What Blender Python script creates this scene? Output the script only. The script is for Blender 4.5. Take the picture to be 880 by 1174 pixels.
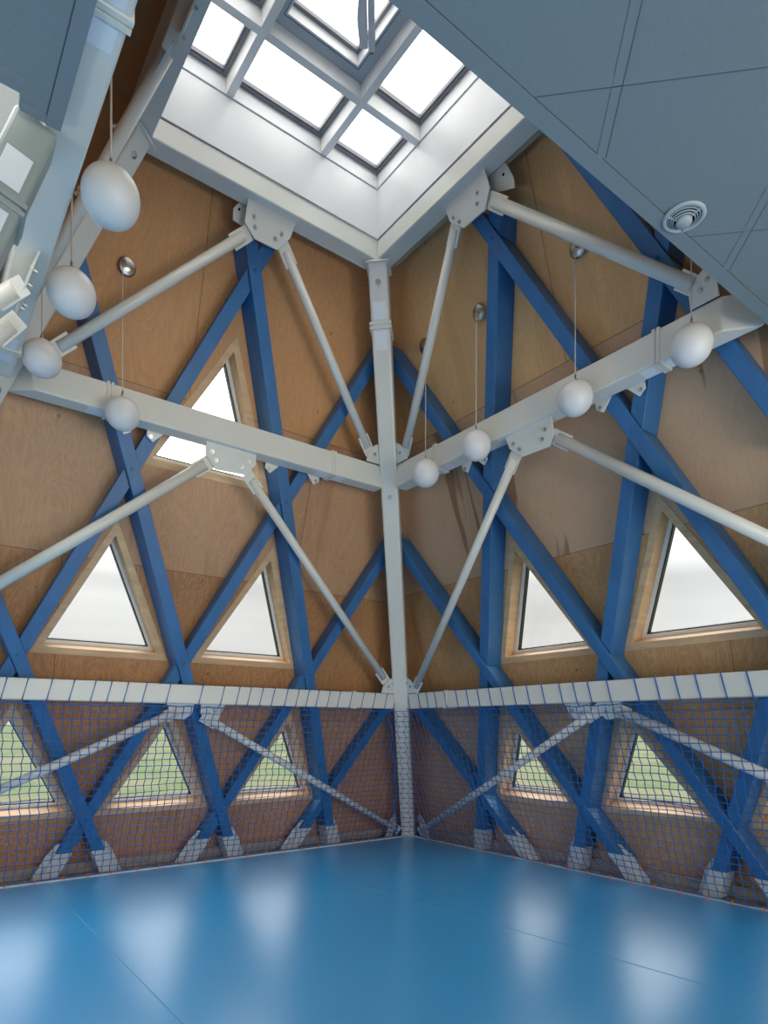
import bpy, bmesh, math, random
from mathutils import Vector, Matrix, noise
from mathutils.geometry import tessellate_polygon
random.seed(7)
for o in list(bpy.data.objects):
    bpy.data.objects.remove(o)
SC = bpy.context.scene
COL = SC.collection

# ------------------------------------------------------------------ camera
YAW = -0.64771
cam_d = bpy.data.cameras.new('camera')
cam = bpy.data.objects.new('camera', cam_d)
COL.objects.link(cam)
cam.location = (-2.5524, -3.8233, 1.5)
cam.rotation_mode = 'QUATERNION'
cam.rotation_quaternion = (Matrix.Rotation(YAW, 3, 'Z') @ Matrix.Rotation(math.pi / 2, 3, 'X')
                           @ Matrix.Rotation(0.00189, 3, 'Z')).to_quaternion()
cam_d.sensor_fit = 'HORIZONTAL'
cam_d.sensor_width = 36
cam_d.lens = 742.1 / 880 * 36
cam_d.shift_y = (834.6 - 587) / 880
cam_d.clip_start = 0.05
cam_d.clip_end = 2000
SC.camera = cam

# ------------------------------------------------------------------ light
SC.view_settings.view_transform = 'Standard'
SC.view_settings.look = 'None'
SC.view_settings.gamma = 1
SC.view_settings.use_curve_mapping = False
SC.view_settings.exposure = 0.0
try:
    SC.cycles.use_denoising = True
    SC.cycles.max_bounces = 10
    SC.cycles.diffuse_bounces = 6
    SC.cycles.sample_clamp_indirect = 6
except Exception:
    pass
world = bpy.data.worlds.new('overcast_sky')
SC.world = world
world.use_nodes = True
wn = world.node_tree.nodes
wl_ = world.node_tree.links
wn.clear()


def wnode(t, **k):
    n = wn.new(t)
    for a, b in k.items():
        setattr(n, a, b)
    return n


w_out = wnode('ShaderNodeOutputWorld')
w_bg = wnode('ShaderNodeBackground')
w_tc = wnode('ShaderNodeTexCoord')
w_sep = wnode('ShaderNodeSeparateXYZ')
w_ramp = wnode('ShaderNodeValToRGB')
w_map = wnode('ShaderNodeMapping')
w_map.inputs['Scale'].default_value = (1.2, 1.2, 9)
w_noise = wnode('ShaderNodeTexNoise')
w_noise.inputs['Scale'].default_value = 1.6
w_noise.inputs['Detail'].default_value = 2
w_cl = wnode('ShaderNodeMapRange')
w_cl.inputs['From Min'].default_value = 0.3
w_cl.inputs['From Max'].default_value = 0.7
w_cl.inputs['To Min'].default_value = 0.86
w_cl.inputs['To Max'].default_value = 1.12
w_mul = wnode('ShaderNodeVectorMath', operation='SCALE')
wl_.new(w_tc.outputs['Generated'], w_sep.inputs[0])
wl_.new(w_sep.outputs['Z'], w_ramp.inputs[0])
wl_.new(w_tc.outputs['Generated'], w_map.inputs[0])
wl_.new(w_map.outputs[0], w_noise.inputs['Vector'])
wl_.new(w_noise.outputs['Fac'], w_cl.inputs['Value'])
wl_.new(w_ramp.outputs[0], w_mul.inputs[0])
wl_.new(w_cl.outputs[0], w_mul.inputs['Scale'])
wl_.new(w_mul.outputs[0], w_bg.inputs['Color'])
wl_.new(w_bg.outputs[0], w_out.inputs[0])
r = w_ramp.color_ramp
r.elements[0].position = 0.0
r.elements[0].color = (.142, .139, .134, 1)
r.elements[1].position = 1.0
r.elements[1].color = (1.0, .98, .95, 1)
e = r.elements.new(0.21); e.color = (.152, .150, .146, 1)
e = r.elements.new(0.26); e.color = (.27, .268, .264, 1)
e = r.elements.new(0.32); e.color = (.44, .437, .43, 1)
e = r.elements.new(0.42); e.color = (.52, .517, .51, 1)
e = r.elements.new(0.6); e.color = (.58, .57, .555, 1)
w_bg.inputs['Strength'].default_value = 6.0


def area_light(name, loc, rot, sx, sy, power, color=(1, 1, 1)):
    d = bpy.data.lights.new(name, 'AREA')
    d.shape = 'RECTANGLE'
    d.size = sx
    d.size_y = sy
    d.energy = power
    d.color = color
    o = bpy.data.objects.new(name, d)
    COL.objects.link(o)
    o.location = loc
    o.rotation_euler = rot
    return o


# added fill light, unseen behind the camera, brightening the walls
area_light('hall_fill_light', (.3, -7.7, 1.5), (math.radians(96), 0, math.radians(-4)), 8.0, 2.6, 185, (1, .94, .86))
# added light out of view, shining up under the ceiling edge onto the upper plywood
UP = area_light('upper_wall_fill', (.4, -7.2, .8), (math.radians(90 + 26), 0, math.radians(-4)), 1.6, .6, 15, (1, .92, .80))
UP.data.spread = math.radians(75)
_d = Vector((1.5, -.2, 5.3)) - Vector((-5.6, -1.9, .25))
UP2 = area_light('upper_wall_fill', (-5.6, -1.9, .25), _d.to_track_quat('-Z', 'Y').to_euler(), .9, .7, 3.5, (1, .90, .76))  # second added light, out of view at left, lifting the upper right wall
UP2.data.spread = math.radians(52)

# ------------------------------------------------------------------ materials
def mat(name, color, rough=.5, metal=0.0, spec=.5):
    m = bpy.data.materials.new(name)
    m.use_nodes = True
    b = m.node_tree.nodes['Principled BSDF']
    b.inputs['Base Color'].default_value = (*color, 1)
    b.inputs['Roughness'].default_value = rough
    b.inputs['Metallic'].default_value = metal
    b.inputs['Specular IOR Level'].default_value = spec
    return m


def nodes(m):
    return m.node_tree.nodes, m.node_tree.links, m.node_tree.nodes['Principled BSDF']


def noisy(m, scale, amount, stretch=(1, 1, 1), bump=0.0, detail=4):
    """slight colour mottling (and bump) in object space"""
    n, l, b = nodes(m)
    tc = n.new('ShaderNodeTexCoord')
    mp = n.new('ShaderNodeMapping')
    mp.inputs['Scale'].default_value = stretch
    no = n.new('ShaderNodeTexNoise')
    no.inputs['Scale'].default_value = scale
    no.inputs['Detail'].default_value = detail
    mr = n.new('ShaderNodeMapRange')
    mr.inputs['From Min'].default_value = .25
    mr.inputs['From Max'].default_value = .75
    mr.inputs['To Min'].default_value = 1 - amount
    mr.inputs['To Max'].default_value = 1 + amount
    mx = n.new('ShaderNodeVectorMath')
    mx.operation = 'SCALE'
    mx.inputs[0].default_value = b.inputs['Base Color'].default_value[:3]
    l.new(tc.outputs['Object'], mp.inputs[0])
    l.new(mp.outputs[0], no.inputs['Vector'])
    l.new(no.outputs['Fac'], mr.inputs['Value'])
    l.new(mr.outputs[0], mx.inputs['Scale'])
    l.new(mx.outputs[0], b.inputs['Base Color'])
    if bump:
        bp = n.new('ShaderNodeBump')
        bp.inputs['Strength'].default_value = bump
        bp.inputs['Distance'].default_value = .01
        l.new(no.outputs['Fac'], bp.inputs['Height'])
        l.new(bp.outputs[0], b.inputs['Normal'])
    return m


def plywood(name, light, dark, off, pale, streak, lit_top):
    """rotary-cut plywood sheets laid in courses; UV = metres along the wall / up the slope"""
    m = bpy.data.materials.new(name)
    m.use_nodes = True
    n, l, b = nodes(m)
    uv = n.new('ShaderNodeUVMap')
    sep = n.new('ShaderNodeSeparateXYZ')
    l.new(uv.outputs[0], sep.inputs[0])

    def math_(op, a, bb=None, v1=None):
        q = n.new('ShaderNodeMath')
        q.operation = op
        if isinstance(a, (int, float)): q.inputs[0].default_value = a
        else: l.new(a, q.inputs[0])
        if bb is not None:
            if isinstance(bb, (int, float)): q.inputs[1].default_value = bb
            else: l.new(bb, q.inputs[1])
        if v1 is not None: q.inputs[2].default_value = v1
        return q.outputs[0]
    # course index and sheet index
    v = math_('MINIMUM', math_('DIVIDE', math_('ADD', sep.outputs['Y'], -off), 1.54), 3.9)
    row = math_('FLOOR', v)
    fv = math_('FRACT', v)
    u = math_('ADD', math_('DIVIDE', sep.outputs['X'], 3.7), math_('MULTIPLY', row, .37))
    colu = math_('FLOOR', u)
    fu = math_('FRACT', u)
    comb = n.new('ShaderNodeCombineXYZ')
    l.new(colu, comb.inputs[0]); l.new(row, comb.inputs[1])
    wn_ = n.new('ShaderNodeTexWhiteNoise')
    wn_.noise_dimensions = '2D'
    l.new(comb.outputs[0], wn_.inputs['Vector'])
    # grain: stretched, heavily distorted bands offset per sheet
    add = n.new('ShaderNodeVectorMath'); add.operation = 'ADD'
    sc = n.new('ShaderNodeVectorMath'); sc.operation = 'SCALE'; sc.inputs['Scale'].default_value = 13
    l.new(wn_.outputs['Color'], sc.inputs[0])
    l.new(uv.outputs[0], add.inputs[0]); l.new(sc.outputs[0], add.inputs[1])
    mp = n.new('ShaderNodeMapping'); mp.inputs['Scale'].default_value = (2.6, .75, 1)
    l.new(add.outputs[0], mp.inputs[0])
    n1 = n.new('ShaderNodeTexNoise'); n1.inputs['Scale'].default_value = 1.5; n1.inputs['Detail'].default_value = 4
    n1.inputs['Distortion'].default_value = .9
    l.new(mp.outputs[0], n1.inputs['Vector'])
    bands = math_('FRACT', math_('MULTIPLY', n1.outputs['Fac'], 16))
    bands = math_('ABSOLUTE', math_('SUBTRACT', bands, .5))
    mp2 = n.new('ShaderNodeMapping'); mp2.inputs['Scale'].default_value = (60, 3, 1)
    l.new(add.outputs[0], mp2.inputs[0])
    n2 = n.new('ShaderNodeTexNoise'); n2.inputs['Scale'].default_value = 1.0; n2.inputs['Detail'].default_value = 3
    l.new(mp2.outputs[0], n2.inputs['Vector'])
    n3 = n.new('ShaderNodeTexNoise'); n3.inputs['Scale'].default_value = 1.1; n3.inputs['Detail'].default_value = 2
    l.new(add.outputs[0], n3.inputs['Vector'])
    f = math_('ADD', math_('MULTIPLY', bands, .62), math_('MULTIPLY', n2.outputs['Fac'], .5))
    f = math_('ADD', f, math_('MULTIPLY', n3.outputs['Fac'], .7))
    f = math_('SUBTRACT', f, .32)
    f = math_('ADD', f, math_('MULTIPLY', math_('SUBTRACT', wn_.outputs['Value'], .5), .28))
    rp = n.new('ShaderNodeValToRGB')
    rp.color_ramp.elements[0].color = (*dark, 1)
    rp.color_ramp.elements[1].color = (*light, 1)
    rp.color_ramp.elements[0].position = .05
    rp.color_ramp.elements[1].position = .85
    l.new(f, rp.inputs[0])
    # the middle course is a paler, greyer veneer with brown heartwood streaks
    mid = math_('COMPARE', row, 2.0, .1)
    pm = n.new('ShaderNodeMix'); pm.data_type = 'RGBA'
    l.new(math_('MULTIPLY', mid, pale), pm.inputs['Factor'])
    l.new(rp.outputs[0], pm.inputs['A'])
    pm.inputs['B'].default_value = (.62, .42, .30, 1)
    # top course: colour lightened to stand in for light missing up there
    tp = n.new('ShaderNodeMix'); tp.data_type = 'RGBA'
    l.new(math_('MULTIPLY', math_('GREATER_THAN', row, 2.5), .42), tp.inputs['Factor'])
    l.new(pm.outputs['Result'], tp.inputs['A'])
    tp.inputs['B'].default_value = (*lit_top, 1)
    mp3 = n.new('ShaderNodeMapping'); mp3.inputs['Scale'].default_value = (2.4, .28, 1)
    l.new(add.outputs[0], mp3.inputs[0])
    n4 = n.new('ShaderNodeTexNoise'); n4.inputs['Scale'].default_value = 1.3; n4.inputs['Detail'].default_value = 3
    n4.inputs['Distortion'].default_value = .3
    l.new(mp3.outputs[0], n4.inputs['Vector'])
    stk = n.new('ShaderNodeMapRange')
    stk.inputs['From Min'].default_value = .565; stk.inputs['From Max'].default_value = .59
    l.new(n4.outputs['Fac'], stk.inputs['Value'])
    sm = n.new('ShaderNodeMix'); sm.data_type = 'RGBA'
    l.new(math_('MULTIPLY', math_('MULTIPLY', stk.outputs[0], streak), math_('ADD', math_('MULTIPLY', mid, .85), .15)), sm.inputs['Factor'])
    l.new(tp.outputs['Result'], sm.inputs['A'])
    sm.inputs['B'].default_value = (.27, .125, .055, 1)
    # small dark knots
    vo = n.new('ShaderNodeTexVoronoi'); vo.inputs['Scale'].default_value = 2.3
    l.new(add.outputs[0], vo.inputs['Vector'])
    kn = math_('LESS_THAN', vo.outputs['Distance'], .035)
    # joints between sheets
    j1 = math_('MINIMUM', fv, math_('SUBTRACT', 1.0, fv))
    j1 = math_('LESS_THAN', math_('MULTIPLY', j1, 1.54), .0035)
    j2 = math_('MINIMUM', fu, math_('SUBTRACT', 1.0, fu))
    j2 = math_('LESS_THAN', math_('MULTIPLY', j2, 3.7), .0035)
    j = math_('MAXIMUM', math_('MAXIMUM', j1, j2), math_('MULTIPLY', kn, .7))
    mx = n.new('ShaderNodeMix'); mx.data_type = 'RGBA'
    l.new(math_('MULTIPLY', j, .6), mx.inputs['Factor'])
    l.new(sm.outputs['Result'], mx.inputs['A'])
    mx.inputs['B'].default_value = (.05, .025, .012, 1)
    l.new(mx.outputs['Result'], b.inputs['Base Color'])
    b.inputs['Roughness'].default_value = .45
    b.inputs['Specular IOR Level'].default_value = .35
    return m


M = {}
M['ply'] = plywood('oiled_plywood', (.64, .335, .15), (.36, .165, .07), .13, .32, .25, (.82, .44, .20))
M['ply_pale'] = plywood('pale_plywood', (.70, .42, .20), (.42, .225, .10), .22, .62, .75, (1.0, .62, .30))
M['pine'] = noisy(mat('pine_casing', (.66, .43, .24), .45), 3, .18, (1, 1, 6))
M['blue'] = noisy(mat('blue_stained_timber', (.035, .150, .355), .42), 9, .16, (1, 1, .2), .1)
M['steel'] = noisy(mat('white_painted_steel', (.73, .71, .65), .32), 3, .03)
M['shoe'] = noisy(mat('galvanised_white_steel', (.62, .64, .63), .4), 4, .05)
M['post_grey'] = noisy(mat('grey_green_steel', (.33, .37, .35), .4), 3, .04)  # darker and greener than the other steel, for the far-left post
M['bolt'] = mat('zinc_bolt', (.55, .56, .56), .3, .9)
M['sticker'] = mat('pale_label_paper', (.80, .82, .86), .5)
M['white'] = mat('white_lacquer', (.79, .785, .78), .35)
M['alu'] = mat('grey_window_frame', (.20, .20, .215), .4)
M['gasket'] = mat('black_gasket', (.015, .016, .018), .4)
M['sash'] = mat('white_window_sash', (.80, .80, .78), .3)
M['soffit'] = noisy(mat('grey_ceiling_board', (.205, .255, .275), .6), 60, .05)
M['strip'] = mat('grey_cover_strip', (.21, .255, .285), .55)
M['groove'] = mat('dark_joint', (.08, .09, .10), .8)
M['globe'] = mat('opal_glass', (.76, .74, .74), .38)
M['cord'] = mat('pale_cord', (.62, .58, .52), .7)
M['chrome'] = mat('brushed_nickel', (.55, .53, .50), .28, 1.0)
M['net'] = mat('blue_net_cord', (.012, .115, .40), .55)
M['orange'] = mat('orange_plastic_hook', (.75, .12, .03), .4)
M['valve'] = mat('grey_white_valve', (.40, .44, .47), .5)
M['dark'] = mat('dark_void', (.01, .011, .012), .8)
M['motor'] = mat('light_grey_motor', (.66, .66, .68), .35)
M['sill'] = noisy(mat('weathered_board', (.40, .33, .25), .6), 3, .2, (1, 1, 8))
M['bark'] = mat('tree_bark', (.12, .09, .06), .9)
M['leaf'] = noisy(mat('distant_foliage', (.16, .15, .09), .9), 1.2, .4)

g = mat('clear_glass', (1, 1, 1), .0)
n, l, b = nodes(g)
n.remove(b)
out = n['Material Output']
tr = n.new('ShaderNodeBsdfTransparent')
gl = n.new('ShaderNodeBsdfGlossy'); gl.inputs['Roughness'].default_value = .02
lw = n.new('ShaderNodeLayerWeight')
pw = n.new('ShaderNodeMath'); pw.operation = 'POWER'; pw.inputs[1].default_value = 5
l.new(lw.outputs['Facing'], pw.inputs[0])
fr = n.new('ShaderNodeMath'); fr.operation = 'MULTIPLY_ADD'; fr.inputs[1].default_value = .8; fr.inputs[2].default_value = .035
l.new(pw.outputs[0], fr.inputs[0])
mxs = n.new('ShaderNodeMixShader')
tr.inputs['Color'].default_value = (.97, .98, .98, 1)
l.new(fr.outputs[0], mxs.inputs[0]); l.new(tr.outputs[0], mxs.inputs[1]); l.new(gl.outputs[0], mxs.inputs[2])
l.new(mxs.outputs[0], out.inputs[0])
M['glass'] = g

fl = mat('blue_sheet_vinyl', (.0003, .33, .72), .25)
n, l, b = nodes(fl)
tc = n.new('ShaderNodeTexCoord')
no = n.new('ShaderNodeTexNoise'); no.inputs['Scale'].default_value = 1.2; no.inputs['Detail'].default_value = 2
l.new(tc.outputs['Object'], no.inputs['Vector'])
mr = n.new('ShaderNodeMapRange')
mr.inputs['From Min'].default_value = .3; mr.inputs['From Max'].default_value = .7
mr.inputs['To Min'].default_value = .275; mr.inputs['To Max'].default_value = .295
l.new(no.outputs['Fac'], mr.inputs['Value']); l.new(mr.outputs[0], b.inputs['Roughness'])
no2 = n.new('ShaderNodeTexNoise'); no2.inputs['Scale'].default_value = 9; no2.inputs['Detail'].default_value = 3
l.new(tc.outputs['Object'], no2.inputs['Vector'])
bp = n.new('ShaderNodeBump'); bp.inputs['Strength'].default_value = .05; bp.inputs['Distance'].default_value = .02
l.new(no2.outputs['Fac'], bp.inputs['Height']); l.new(bp.outputs[0], b.inputs['Normal'])
bp.inputs['Strength'].default_value = .012
b.inputs['Specular IOR Level'].default_value = .0
# polished wear layer over the vinyl: stronger reflection towards grazing views
out = n['Material Output']
gl = n.new('ShaderNodeBsdfGlossy'); gl.inputs['Color'].default_value = (.95, .95, .95, 1)
l.new(mr.outputs[0], gl.inputs['Roughness']); l.new(bp.outputs[0], gl.inputs['Normal'])
lw = n.new('ShaderNodeLayerWeight')
cv = n.new('ShaderNodeMapRange')
cv.inputs['From Min'].default_value = 0; cv.inputs['From Max'].default_value = 1
cv.inputs['To Min'].default_value = .08; cv.inputs['To Max'].default_value = .50
pw = n.new('ShaderNodeMath'); pw.operation = 'POWER'; pw.inputs[1].default_value = 1.0
l.new(lw.outputs['Facing'], pw.inputs[0]); l.new(pw.outputs[0], cv.inputs['Value'])
mxs = n.new('ShaderNodeMixShader')
l.new(cv.outputs[0], mxs.inputs[0]); l.new(b.outputs[0], mxs.inputs[1]); l.new(gl.outputs[0], mxs.inputs[2])
l.new(mxs.outputs[0], out.inputs[0])
M['floor'] = fl

gr = mat('grass', (.17, .22, .06), .9)
n, l, b = nodes(gr)
tc = n.new('ShaderNodeTexCoord')
n1 = n.new('ShaderNodeTexNoise'); n1.inputs['Scale'].default_value = .25; n1.inputs['Detail'].default_value = 8
l.new(tc.outputs['Object'], n1.inputs['Vector'])
rp = n.new('ShaderNodeValToRGB')
rp.color_ramp.elements[0].position = .35; rp.color_ramp.elements[0].color = (.045, .085, .010, 1)
rp.color_ramp.elements[1].position = .65; rp.color_ramp.elements[1].color = (.115, .110, .050, 1)
l.new(n1.outputs['Fac'], rp.inputs[0]); l.new(rp.outputs[0], b.inputs['Base Color'])
M['grass'] = gr

# ------------------------------------------------------------------ helpers
K = .345                              # every wall leans in by K per metre of height
Q = math.sqrt(1 + K * K)


def WP(side, s, z, D):
    """point on a wall: s metres along it, height z, depth D (its distance out at floor level)"""
    d = D - K * z
    return Vector({'L': (s, d, z), 'R': (d, s, z), 'NL': (-d, s, z), 'NR': (s, -d, z)}[side])


def WD(side, s, z, d):
    return Vector({'L': (s, d, z), 'R': (d, s, z), 'NL': (-d, s, z), 'NR': (s, -d, z)}[side])


def obj(name, bm, m, parent=None, smooth=False):
    me = bpy.data.meshes.new(name)
    bmesh.ops.recalc_face_normals(bm, faces=bm.faces[:])
    bm.to_mesh(me)
    bm.free()
    if m is not None:
        me.materials.append(M[m] if isinstance(m, str) else m)
    if smooth:
        for p in me.polygons:
            p.use_smooth = True
    o = bpy.data.objects.new(name, me)
    COL.objects.link(o)
    if parent is not None:
        o.parent = parent
        o.matrix_parent_inverse = Matrix.Translation(-parent.location)
    return o


def tag(o, label, cat, group=None, kind=None):
    o['label'] = label
    o['category'] = cat
    if group: o['group'] = group
    if kind: o['kind'] = kind
    return o


def thing(name, label, cat, loc, group=None, kind=None):
    o = bpy.data.objects.new(name, None)
    o.empty_display_size = .1
    COL.objects.link(o)
    o.location = loc
    return tag(o, label, cat, group, kind)


def struct(name, bm, m, parent=None):
    o = obj(name, bm, m, parent)
    if parent is None: o['kind'] = 'structure'
    return o


def hexa(bm, p, bevel=0.0, seg=2):
    """8 points: bottom loop 0-3, top loop 4-7"""
    t = bmesh.new()
    v = [t.verts.new(q) for q in p]
    for f in ((0, 3, 2, 1), (4, 5, 6, 7), (0, 1, 5, 4), (1, 2, 6, 5), (2, 3, 7, 6), (3, 0, 4, 7)):
        t.faces.new([v[i] for i in f])
    if bevel:
        bmesh.ops.bevel(t, geom=t.edges[:], offset=bevel, segments=seg, affect='EDGES', profile=.5)
    merge(bm, t)


def merge(bm, t):
    me = bpy.data.meshes.new('tmp')
    t.to_mesh(me)
    t.free()
    bm.from_mesh(me)
    bpy.data.meshes.remove(me)


def box(bm, lo, hi, bevel=0.0, seg=2):
    x0, y0, z0 = lo
    x1, y1, z1 = hi
    hexa(bm, [(x0, y0, z0), (x1, y0, z0), (x1, y1, z0), (x0, y1, z0), (x0, y0, z1), (x1, y0, z1), (x1, y1, z1), (x0, y1, z1)], bevel, seg)


def frame_axes(a, b, up=None):
    t = (Vector(b) - Vector(a)).normalized()
    up = Vector(up) if up is not None else (Vector((0, 0, 1)) if abs(t.z) < .95 else Vector((1, 0, 0)))
    x = up.cross(t).normalized()
    y = t.cross(x).normalized()
    return t, x, y


def bar(bm, a, b, w, h, up=None, bevel=0.0, seg=2):
    """box beam from a to b; w along (up x t), h along up"""
    a, b = Vector(a), Vector(b)
    t, x, y = frame_axes(a, b, up)
    p = []
    for c in (a, b):
        p += [c - x * w / 2 - y * h / 2, c + x * w / 2 - y * h / 2, c + x * w / 2 + y * h / 2, c - x * w / 2 + y * h / 2]
    hexa(bm, p, bevel, seg)


def cyl(bm, a, b, r, n=20, r2=None, caps=True):
    a, b = Vector(a), Vector(b)
    t, x, y = frame_axes(a, b)
    r2 = r if r2 is None else r2
    A, B = [], []
    for i in range(n):
        c, s = math.cos(2 * math.pi * i / n), math.sin(2 * math.pi * i / n)
        A.append(bm.verts.new(a + (x * c + y * s) * r))
        B.append(bm.verts.new(b + (x * c + y * s) * r2))
    for i in range(n):
        j = (i + 1) % n
        bm.faces.new((A[i], A[j], B[j], B[i]))
    if caps:
        bm.faces.new(A[::-1])
        bm.faces.new(B)


def tube(bm, pts, r, n=4, closed=False):
    pts = [Vector(p) for p in pts]
    rings = []
    N = len(pts)
    for i, p in enumerate(pts):
        a = pts[(i - 1) % N] if (closed or i > 0) else p
        b = pts[(i + 1) % N] if (closed or i < N - 1) else p
        t = (b - a)
        if t.length < 1e-9: t = Vector((0, 0, 1))
        t.normalize()
        up = Vector((.3, .5, .81)) if abs(t.dot(Vector((.3, .5, .81)))) < .9 else Vector((.9, -.4, .1))
        x = up.cross(t).normalized()
        y = t.cross(x)
        rings.append([bm.verts.new(p + (x * math.cos(2 * math.pi * k / n) + y * math.sin(2 * math.pi * k / n)) * r) for k in range(n)])
    for i in range(N if closed else N - 1):
        A, B = rings[i], rings[(i + 1) % N]
        for k in range(n):
            bm.faces.new((A[k], A[(k + 1) % n], B[(k + 1) % n], B[k]))


def prism(bm, poly, nrm, depth, bevel=0.0):
    """planar polygon (3-D points) extruded by depth along nrm"""
    nrm = Vector(nrm).normalized()
    t = bmesh.new()
    A = [t.verts.new(Vector(p)) for p in poly]
    B = [t.verts.new(Vector(p) + nrm * depth) for p in poly]
    N = len(poly)
    t.faces.new(A[::-1])
    t.faces.new(B)
    for i in range(N):
        j = (i + 1) % N
        t.faces.new((A[i], A[j], B[j], B[i]))
    if bevel:
        bmesh.ops.bevel(t, geom=t.edges[:], offset=bevel, segments=1, affect='EDGES')
    merge(bm, t)


def ring(bm, outer, inner, nrm, depth):
    """closed frame between two loops of equal count, extruded along nrm"""
    nrm = Vector(nrm).normalized()
    N = len(outer)
    o0 = [bm.verts.new(Vector(p)) for p in outer]
    i0 = [bm.verts.new(Vector(p)) for p in inner]
    o1 = [bm.verts.new(Vector(p) + nrm * depth) for p in outer]
    i1 = [bm.verts.new(Vector(p) + nrm * depth) for p in inner]
    for k in range(N):
        j = (k + 1) % N
        bm.faces.new((o0[k], o0[j], i0[j], i0[k]))
        bm.faces.new((o1[k], i1[k], i1[j], o1[j]))
        bm.faces.new((o0[k], o1[k], o1[j], o0[j]))
        bm.faces.new((i0[k], i0[j], i1[j], i1[k]))


def bolt_bm(p, nrm, r=.011, h=.012):
    bm = bmesh.new()
    p, nrm = Vector(p), Vector(nrm).normalized()
    cyl(bm, p, p + nrm * .003, r * 1.7, 14)
    cyl(bm, p + nrm * .003, p + nrm * (.003 + h), r, 6)
    cyl(bm, p + nrm * (.003 + h), p + nrm * (.010 + h), r * .5, 8)
    return bm


OUT = {'L': Vector((0, 1, K)).normalized(), 'R': Vector((1, 0, K)).normalized(),
       'NL': Vector((-1, 0, K)).normalized(), 'NR': Vector((0, -1, K)).normalized()}
HORO = {'L': Vector((0, 1, 0)), 'R': Vector((1, 0, 0)), 'NL': Vector((-1, 0, 0)), 'NR': Vector((0, -1, 0))}
ALONG = {'L': Vector((1, 0, 0)), 'R': Vector((0, 1, 0)), 'NL': Vector((0, 1, 0)), 'NR': Vector((1, 0, 0))}

# ------------------------------------------------------------------ floor, ground
FX, FY = 3.17, 3.13
bm = bmesh.new()
box(bm, (-7, -8, -.06), (FX, FY, 0))
struct('floor', bm, 'floor')
bm = bmesh.new()
for a, b_ in (((-1.385, -5, .0012), (-1.385, 3.08, .0012)), ((.93, 1.97, .0012), (1.26, -2.3, .0012))):
    bar(bm, a, b_, .005 if a[0] < 0 else .003, .0016, (0, 0, 1))
tag(obj('welded_floor_seam', bm, mat('pale_weld_rod', (.12, .34, .52), .5)), 'thin pale welded seams running across the blue vinyl floor', 'floor seam', kind='structure')
bm = bmesh.new()
box(bm, (-7, FY + .022, -.30), (3.9, 3.95, -.02))
box(bm, (FX + .022, -8, -.30), (3.9, FY + .022, -.02))
struct('trim_1', bm, 'sill')
bm = bmesh.new()
box(bm, (-7, FY, -.06), (FX + .022, FY + .022, .012))
struct('trim_2', bm, 'shoe')
bm = bmesh.new()
box(bm, (FX, -8, -.06), (FX + .022, FY, .012))
struct('trim_3', bm, 'shoe')

bm = bmesh.new()
NX = 60
vv = {}
for i in range(NX + 1):
    for j in range(NX + 1):
        x = -260 + 520 * i / NX
        y = -260 + 520 * j / NX
        z = -.9
        if y > 14:
            z += min(1, (y - 14) / 55) * 2.6
        vv[i, j] = bm.verts.new((x, y, z))
for i in range(NX):
    for j in range(NX):
        bm.faces.new((vv[i, j], vv[i + 1, j], vv[i + 1, j + 1], vv[i, j + 1]))
o = obj('grass_field', bm, 'grass', smooth=True)
tag(o, 'green and straw coloured grass field seen outside through the low windows', 'grass', kind='stuff')

# distant trees beyond the field (right-hand windows)
def tree(x, y, h, sd, label):
    rnd = random.Random(sd)
    t = thing('tree', label, 'tree', (x, y, -.95), 'bare trees beyond the field')
    b1 = bmesh.new()
    cyl(b1, (x, y, -1), (x, y, h * .45), h * .035, 8, h * .02)
    obj('trunk', b1, 'bark', t)
    b2 = bmesh.new()
    for k in range(9):
        c = Vector((x + rnd.uniform(-.28, .28) * h, y + rnd.uniform(-.28, .28) * h, h * rnd.uniform(.32, .8)))
        bmesh.ops.create_icosphere(b2, subdivisions=2, radius=h * rnd.uniform(.16, .26), matrix=Matrix.Translation(c))
    for v in b2.verts:
        v.co += noise.noise_vector(v.co * 1.7) * h * .07
    obj('crown', b2, 'leaf', t, True)


for k in range(13):
    tree(84 + (k % 4) * 3.0, 22 + k * 4.6, 3.3 + 1.3 * ((k * 7) % 5) / 5, k, 'brownish tree in the hedge row at the far edge of the field')

# ------------------------------------------------------------------ plywood walls with triangular windows
DP = 3.52                            # face of the plywood


def st2(side, s, t, D):              # t = slope length
    return WP(side, s, t / Q, D)


def inset(tri, w):
    """inset a 2-D polygon by w (towards its inside)"""
    N = len(tri)
    area = sum(tri[i][0] * tri[(i + 1) % N][1] - tri[(i + 1) % N][0] * tri[i][1] for i in range(N))
    sg = 1 if area > 0 else -1
    lines = []
    for i in range(N):
        a, b_ = Vector(tri[i]), Vector(tri[(i + 1) % N])
        d = (b_ - a).normalized()
        nn = Vector((-d.y, d.x)) * sg
        lines.append((a + nn * w, d))
    res = []
    for i in range(N):
        p, d = lines[i - 1]
        q, e_ = lines[i]
        den = d.x * e_.y - d.y * e_.x
        tt = ((q.x - p.x) * e_.y - (q.y - p.y) * e_.x) / den
        r_ = p + d * tt
        res.append((r_.x, r_.y))
    return res


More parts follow.
